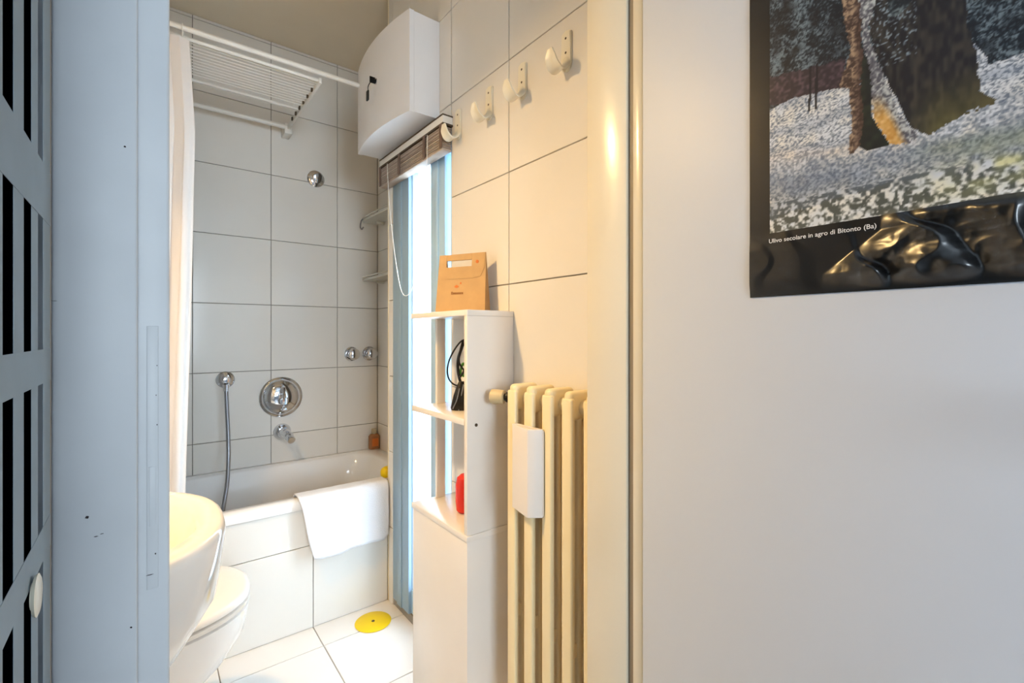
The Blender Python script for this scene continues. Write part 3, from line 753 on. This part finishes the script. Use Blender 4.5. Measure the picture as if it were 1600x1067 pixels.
hook0 = make_hook()
hl = ['cream wall hook nearest the door frame, highest of the four in view', 'second cream wall hook from the door frame', 'third cream wall hook from the door frame', 'cream wall hook at the corner of the window blind']
for i, y in enumerate((.7721, .9324, 1.0804, 1.2464)):
    if i == 0: r = hook0
    else:
        r = hook0.copy(); COL.objects.link(r)
        for c in [c for c in bpy.data.objects if c.parent == hook0]:
            c2 = c.copy(); COL.objects.link(c2); c2.parent = r
            for g in [g for g in bpy.data.objects if g.parent == c]:
                g2 = g.copy(); COL.objects.link(g2); g2.parent = c2
    r.location = (XR, y, 1.70); r['label'] = hl[i]

# ------------------------------------------------------------------ shelf unit
CX, CY0, CY1 = .6186, .9723, 1.2697
t = fit('shelf_unit', 'narrow white shelf unit with open top shelves, between radiator and window', 'shelf unit', (.69, 1.12, 0))
B = lambda a, b, bev=.0015: box(BM(), a, b, bev)
XE = XR-.0005
obj('side_panel', B((CX+.002, CY0, 0), (XE, CY0+.015, .556)), 'board', t)
obj('side_panel', B((CX+.002, CY1-.015, 0), (XE, CY1, .556)), 'board', t)
obj('cabinet_door', B((CX, CY0+.0005, .012), (CX+.015, CY1, .5555)), 'board', t)
obj('shelf_board', B((CX-.003, CY0-.003, .556), (XE, CY1+.004, .571), .002), 'board', t)
sp_ = obj('side_panel', B((CX, CY0, .571), (XE, CY0+.015, 1.1120)), 'board', t)
sub('screw_cap', lathe(BM(), (.6448, CY0, .8409), (0, -1, 0), [(0, .0042), (.001, .0042), (.0015, 0)], 14), 'brown', sp_)
sub('screw_cap', lathe(BM(), (.740, CY0, .8409), (0, -1, 0), [(0, .0036), (.001, .0036), (.0015, 0)], 14), 'board', sp_)
obj('shelf_board', B((CX, CY0+.015, .8400), (.735, CY1+.006, .8560)), 'board', t)
obj('shelf_board', B((CX, CY0, 1.1120), (XE, CY1+.012, 1.1270)), 'board', t)
obj('rear_post', B((.6928, CY1-.012, .571), (.7216, CY1, 1.112)), 'board', t)

# red cup, black cables and pouch
tag(obj('red_cup', lathe(BM(), (.7015, 1.112, .571), (0, 0, 1), [(0, .018), (.006, .025), (.03, .0275), (.075, .0275), (.096, .023), (.104, .014), (.105, 0)], 32), 'red'), 'rounded red container on the lowest open shelf', 'container')
RV = Vector((.7888, -.6146, 0)); O_ = Vector((.690, 1.118, 0)); K_ = .00178
def pp(u, v, d=0): q = O_+RV*((u-717)*K_)+Vector((.6146, .7888, 0))*d; return (q.x, q.y, 1.0666-(v-521.9)*K_)
t = fit('charger_pouch', 'black fabric pouch standing on the middle shelf under the cable', 'pouch', tuple(Vector(pp(717, 641))))
bm = BM()
def ring4(cu, wv, v, dp):
    return [pp(cu+a, v, b*dp) for a, b in ((-wv, -.5), (-wv*.5, -1), (wv*.5, -1), (wv, -.5), (wv, .5), (wv*.5, 1), (-wv*.5, 1), (-wv, .5))]
loft(bm, [ring4(717, 14, 640.0, .020), ring4(717, 15, 636, .022), ring4(717.5, 11.5, 618, .017), ring4(718, 7, 603, .011), ring4(718, 4, 596, .006)])
obj('body', bm, 'black', t, 50)
bm = BM(); tube(bm, [pp(706, 637, -.022), pp(712, 624, -.020), pp(716, 606, -.014)], .0016); obj('seam', bm, 'steel', t)
bm = BM()
tube(bm, [pp(726, 531), pp(718, 533), pp(708, 545), pp(699, 563), pp(696, 580), pp(699, 593), pp(707, 601), pp(718, 603), pp(727, 598)], .0024)
tube(bm, [pp(724, 531, .004), pp(719, 542, .004), pp(713, 560, .004), pp(712.5, 578, .004), pp(716, 596, .004), pp(722, 600, .004)], .0042)
tube(bm, [pp(724, 531, -.004), pp(727, 548, -.004), pp(727, 566, -.006), pp(721, 582, -.006), pp(715, 590, -.004)], .0030)
tube(bm, [pp(720, 533), pp(716, 550, -.006), pp(715, 566, -.008), pp(722, 578, -.008), pp(727, 590, -.004)], .0026)
box(bm, Vector(pp(725, 534))-Vector((.006, .006, .004)), Vector(pp(725, 534))+Vector((.006, .006, .008)), .002)
t2 = fit('black_cable', 'coiled black cable propped upright on the black pouch', 'cable', tuple(Vector(pp(717, 597))))
obj('cord', bm, 'black', t2)
bm = BM(); tube(bm, [pp(716, 590, .006), pp(717, 576, .006), pp(721, 568, .006), pp(724, 578, .006), pp(720, 589, .006)], .0034)
g_ = obj('tie', bm, 'green', t2); g_['label'] = 'green cable tie'
bm = BM(); tube(bm, [pp(722, 600, -.012), pp(715, 640, -.02), pp(716, 644.0, -.030), pp(726, 645.5, -.030)], .0018); obj('plug_lead', bm, 'steel', t2)

# kraft gift bag on top
t = fit('gift_bag', 'small brown kraft paper bag with cut-out handle, on top of the shelf unit', 'bag', (.70, 1.13, 1.127))
e1 = Vector((-.452, .892, 0)); e2 = Vector((.892, .452, 0)); P0 = Vector((.7195, 1.0440, 1.1275)); W0, BH, BD = .1600, .1640, .034
def bp(a, b, d): return P0+e1*a+e2*d+Vector((0, 0, b))
def taper(b): return .0045*b/BH          # narrower towards the top
def quad_prism(bm, pts2, d0, d1):
    A = [bm.verts.new(bp(a, b, d0)) for a, b in pts2]; Bv = [bm.verts.new(bp(a, b, d1)) for a, b in pts2]
    n = len(pts2)
    for i in range(n): bm.faces.new((A[i], A[(i+1) % n], Bv[(i+1) % n], Bv[i]))
    bm.faces.new(A[::-1]); bm.faces.new(Bv)
# wedge body: front panel leaning back, back panel, gussets
def bagpt(a, b, back): return bp(a, b, (BD*.5+(BD*.5-.0012)*(1-b/BH)) if back else (BD*.5-(BD*.5-.0012)*(1-b/BH)))
def panel_hole(bm, back):
    off = .0012 if back else -.0
    hx0, hx1, hz0, hz1 = .048, .130, .128, .146
    xs = [0, hx0, hx1, W0]; zs = [0, hz0, hz1, BH]
    V = {}
    for s_, dd in ((0, 0), (1, .0008)):
        for i, a in enumerate(xs):
            for j, b in enumerate(zs):
                aa = a if 0 < i < 3 else (taper(b) if i == 0 else W0-taper(b))
                p = bagpt(aa, b, back)+e2*dd
                V[s_, i, j] = bm.verts.new(p)
    for i in range(3):
        for j in range(3):
            if i == 1 and j == 1: continue
            for s_ in (0, 1): bm.faces.new([V[s_, i, j], V[s_, i+1, j], V[s_, i+1, j+1], V[s_, i, j+1]])
    for (i, j, k, l) in ((1, 1, 2, 1), (2, 1, 2, 2), (2, 2, 1, 2), (1, 2, 1, 1)):
        bm.faces.new([V[0, i, j], V[0, k, l], V[1, k, l], V[1, i, j]])
    per = [(0, 0), (1, 0), (2, 0), (3, 0), (3, 1), (3, 2), (3, 3), (2, 3), (1, 3), (0, 3), (0, 2), (0, 1)]
    for a, b in zip(per, per[1:]+per[:1]): bm.faces.new([V[0, a[0], a[1]], V[0, b[0], b[1]], V[1, b[0], b[1]], V[1, a[0], a[1]]])
bm = BM(); panel_hole(bm, False); obj('front_panel', bm, 'kraft', t, 0)
bm = BM(); panel_hole(bm, True); obj('back_panel', bm, 'kraft', t, 0)
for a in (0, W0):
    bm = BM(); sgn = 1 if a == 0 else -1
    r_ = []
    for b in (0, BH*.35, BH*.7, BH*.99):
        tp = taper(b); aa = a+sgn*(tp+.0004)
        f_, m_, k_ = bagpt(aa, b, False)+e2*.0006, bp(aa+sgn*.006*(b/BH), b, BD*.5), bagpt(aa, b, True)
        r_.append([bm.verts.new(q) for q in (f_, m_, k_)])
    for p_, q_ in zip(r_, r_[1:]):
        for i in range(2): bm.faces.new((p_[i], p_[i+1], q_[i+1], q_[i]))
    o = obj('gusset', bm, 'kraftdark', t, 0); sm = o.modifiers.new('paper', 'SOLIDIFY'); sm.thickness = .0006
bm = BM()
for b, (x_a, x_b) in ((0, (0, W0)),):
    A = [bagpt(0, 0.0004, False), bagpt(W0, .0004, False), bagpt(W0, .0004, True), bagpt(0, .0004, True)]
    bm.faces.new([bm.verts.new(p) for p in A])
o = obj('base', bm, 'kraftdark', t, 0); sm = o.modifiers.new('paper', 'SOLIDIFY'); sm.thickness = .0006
# flap: thin layer over the front, scooped lower edge
bm = BM()
def lay(pts, d):
    vs = [bm.verts.new(bagpt(a, b, False)-e2*d) for a, b in pts]; f = bm.faces.new(vs)
    r = bmesh.ops.extrude_face_region(bm, geom=[f])
    for v in [g for g in r['geom'] if isinstance(g, bmesh.types.BMVert)]: v.co += e2*(d-.0001)
lay([(.006, BH-.001), (.006, .124), (.018, .098), (.045, .094), (.120, .094), (.142, .098), (.153, .124), (.153, BH-.001), (.131, BH-.001), (.131, .127), (.047, .127), (.047, BH-.001)], .0012)
lay([(.0475, BH-.001), (.0475, .1465), (.1305, .1465), (.1305, BH-.001)], .0012)
fl = obj('flap', bm, 'kraft', t, 0)
bm = lathe(BM(), bagpt(.030, .139, False)-e2*.0012, -e2, [(0, .0048), (.001, .0045), (.0014, 0)], 18); sub('button', bm, 'orange', fl)
# print: small bird-like mark and one line of lettering too small to read
bm = BM()
def stroke(pts): 
    vs = [bm.verts.new(bagpt(a, b, False)-e2*.0008) for a, b in pts]; f = bm.faces.new(vs)
    r = bmesh.ops.extrude_face_region(bm, geom=[f])
    for v in [g for g in r['geom'] if isinstance(g, bmesh.types.BMVert)]: v.co += e2*.0007
stroke([(.078, .083), (.082, .084), (.083, .079), (.079, .078)])
stroke([(.086, .073), (.094, .077), (.101, .072), (.095, .068), (.089, .069)])
o = obj('emblem', bm, 'orange', t, 0)
bm = BM()
a = .110
for wdt, hgt in ((.0045, .008), (.004, .0055), (.005, .0055), (.0045, .0055), (.004, .0055), (.005, .0055), (.0045, .0055)):
    stroke([(a, .050), (a, .050+hgt), (a-wdt, .050+hgt), (a-wdt, .050)]); a -= wdt+.0012
o = obj('print', bm, 'print', t, 0)

# ------------------------------------------------------------------ radiator
t = fit('radiator', 'cream cast-iron column radiator against the right wall', 'radiator', (.715, .74, .10))
RX0 = .680; RT, RB = .948, .10
def section():
    bm = BM(); wy = .0152
    cols = ((.680, .693), (.704, .717), (.727, .739), (.748, .757))
    for a, b in cols: box(bm, (a, -wy if a < .70 else -.011, RB+.02), (b, wy if a < .70 else .011, RT-.014), .0045, 3)
    box(bm, (.682, -.0125, RT-.062), (.757, .0125, RT), .010, 4)
    box(bm, (.682, -.0125, RB), (.757, .0125, RB+.06), .010, 4)
    box(bm, (.695, -.008, .395), (.750, .008, .425), .003)
    cyl(bm, (.722, -.0305, RT-.035), (.722, .0305, RT-.035), .017, n=16); cyl(bm, (.722, -.0305, RB+.035), (.722, .0305, RB+.035), .017, n=16)
    me = bpy.data.meshes.new('section'); bmesh.ops.recalc_face_normals(bm, faces=bm.faces); bm.to_mesh(me); bm.free()
    me.materials.append(M['radiator']); me.polygons.foreach_set('use_smooth', [True]*len(me.polygons)); me.set_sharp_from_angle(angle=math.radians(40))
    return me
sm_ = section()
for k in range(5):
    o = bpy.data.objects.new('section', sm_); COL.objects.link(o); o.parent = t
    o.location = Vector((0, .8770-k*.0617, 0))-Vector(t['_org'])
for yy in (.70, .84):
    bm = BM(); box(bm, (.75, yy-.004, .86), (XR-.0003, yy+.004, .90)); obj('wall_bracket', bm, 'radiator', t)
bm = BM(); cyl(bm, (.722, .74, 0), (.722, .74, .10), .008); obj('feed_pipe', bm, 'radiator', t)
vd = (Vector((.672, .952, .912))-Vector((.712, .885, .912))).normalized(); vp = Vector((.712, .888, .912))
obj('valve_neck', lathe(BM(), vp, vd, [(0, .010), (.010, .010), (.012, .013), (.030, .013), (.034, .009), (.040, .009)], 20), 'black', t)
obj('valve_head', lathe(BM(), vp+vd*.036, vd, [(0, .012), (.002, .0165), (.026, .0185), (.034, .0180), (.036, .0150), (.036, .011), (.032, .0105), (.032, 0)], 28), 'brass', t)
# ceramic humidifier
t = fit('humidifier', 'white ceramic water container hung on the front of the radiator', 'humidifier', (.665, .79, .68))
bm = BM()
poly = [(.6775, .8540), (.664, .8530), (.6480, .7820), (.6500, .7755), (.6750, .7580), (.6775, .7580)]
Zs = ((.669, .004), (.673, .0), (.856, 0), (.860, .002))
cx_, cy_ = .667, .806
rings = []
for z, q in Zs: rings.append([(cx_+(a-cx_)*(1-q*18), cy_+(b-cy_)*(1-q*8), z) for a, b in poly])
rings.append([(cx_+(a-cx_)*.60+.001, cy_+(b-cy_)*.86, .860) for a, b in poly]); rings.append([(cx_+(a-cx_)*.55+.001, cy_+(b-cy_)*.84, .835) for a, b in poly])
loft(bm, rings)
bmesh.ops.bevel(bm, geom=[e for e in bm.edges if abs(e.verts[0].co.z-e.verts[1].co.z) > .1], offset=.003, segments=2, affect='EDGES')
obj('body', bm, 'humid', t, 40)
bm = BM(); tube(bm, [(.676, .825, .850), (.690, .8335, .862), (.700, .8335, .850)], .0015); obj('hook', bm, 'steel', t)

# ------------------------------------------------------------------ washbasin and toilet on the left wall
t = fit('washbasin', 'white ceramic washbasin jutting in from the left, nearest to the door', 'washbasin', (-.1, .83, .80))
SZ = .800; cx, cy, A_, B_ = -.125, .835, .218, .200
bm = BM()
def sk(z, sx, sy, dx=0): return sell(cx+dx, cy, z, A_*sx, B_*sy, 2.35)
loft(bm, [sk(.52, .30, .30, -.07), sk(.545, .48, .45, -.05), sk(.58, .66, .62, -.03), sk(.64, .84, .80, -.012), sk(.70, .95, .92, 0), sk(.76, .99, .985), sk(.785, 1, 1), sk(.797, .99, .99), sk(SZ, .965, .965),
          sk(SZ, .86, .84), sk(.790, .83, .81), sk(.74, .76, .74), sk(.68, .55, .52), sk(.665, .2, .2)])
obj('basin', bm, 'ceramic', t, 60)
bm = BM(); box(bm, (XL+.0005, cy-.20, .70), (XL+.07, cy+.20, SZ+.004), .012, 3); obj('back_ledge', bm, 'ceramic', t)
bm = BM(); lathe(bm, (-.262, cy, SZ+.004), (0, 0, 1), [(0, .024), (.006, .024), (.010, .018), (.07, .016), (.085, .014), (.086, 0)], 20); tube(bm, [(-.262, cy, SZ+.05), (-.21, cy, SZ+.07), (-.15, cy, SZ+.06), (-.145, cy, SZ+.04)], .010)
obj('tap', bm, 'chrome', t)
bm = BM(); tube(bm, [(-.17, cy, .53), (-.17, cy, .42), (-.20, cy, .38), (-.26, cy, .42), (XL+.001, cy, .43)], .015); obj('waste_pipe', bm, 'chrome', t)
t = fit('toilet', 'white toilet with its lid closed, between washbasin and bathtub', 'toilet', (0, 1.43, 0))
TX, TY = .0, 1.435
def egg(z, rx, ry, dx=0, n=60):
    out = []
    for i in range(n):
        a = 2*PI*i/n; c, s = math.cos(a), math.sin(a)
        ex = rx*1.0 if c > 0 else rx*1.15
        e = 2.15 if c > 0 else 3.2
        out.append((TX+dx+ex*math.copysign(abs(c)**(2/e), c), TY+ry*math.copysign(abs(s)**(2/2.3), s), z))
    return out
bm = BM()
loft(bm, [egg(.0, .125, .105, -.10), egg(.04, .125, .10, -.10), egg(.12, .13, .105, -.09), egg(.19, .155, .125, -.055), egg(.25, .185, .150, -.02), egg(.31, .205, .166, 0), egg(.355, .213, .171, 0), egg(.372, .215, .173, 0), egg(.376, .205, .165, 0)])
obj('bowl', bm, 'ceramic', t, 60)
bm = BM(); loft(bm, [egg(.3775, .207, .168), egg(.380, .216, .175), egg(.390, .218, .176), egg(.3925, .210, .170)]); obj('seat', bm, 'seat', t, 60)
bm = BM(); loft(bm, [egg(.3945, .208, .168), egg(.397, .217, .176), egg(.408, .217, .176), egg(.415, .205, .166), egg(.419, .16, .13), egg(.421, .08, .07)]); obj('lid', bm, 'seat', t, 60)
bm = BM(); box(bm, (XL+.001, TY-.18, .38), (XL+.08, TY+.18, .78), .02, 3); obj('cistern', bm, 'ceramic', t)

# ------------------------------------------------------------------ floor drain cover
t = fit('floor_drain', 'round yellow drain cover lying on the white tiled floor', 'drain cover', (.6611, 1.6851, 0))
obj('cover', lathe(BM(), (.6611, 1.6851, 0.0002), (0, 0, 1), [(0, .063), (.002, .065), (.004, .062), (.0045, .03), (.0045, 0)], 48), 'yellow', t)
obj('stud', lathe(BM(), (.6611, 1.6851, .0046), (0, 0, 1), [(0, .006), (.0012, .005), (.0015, 0)], 16), 'brown', t)
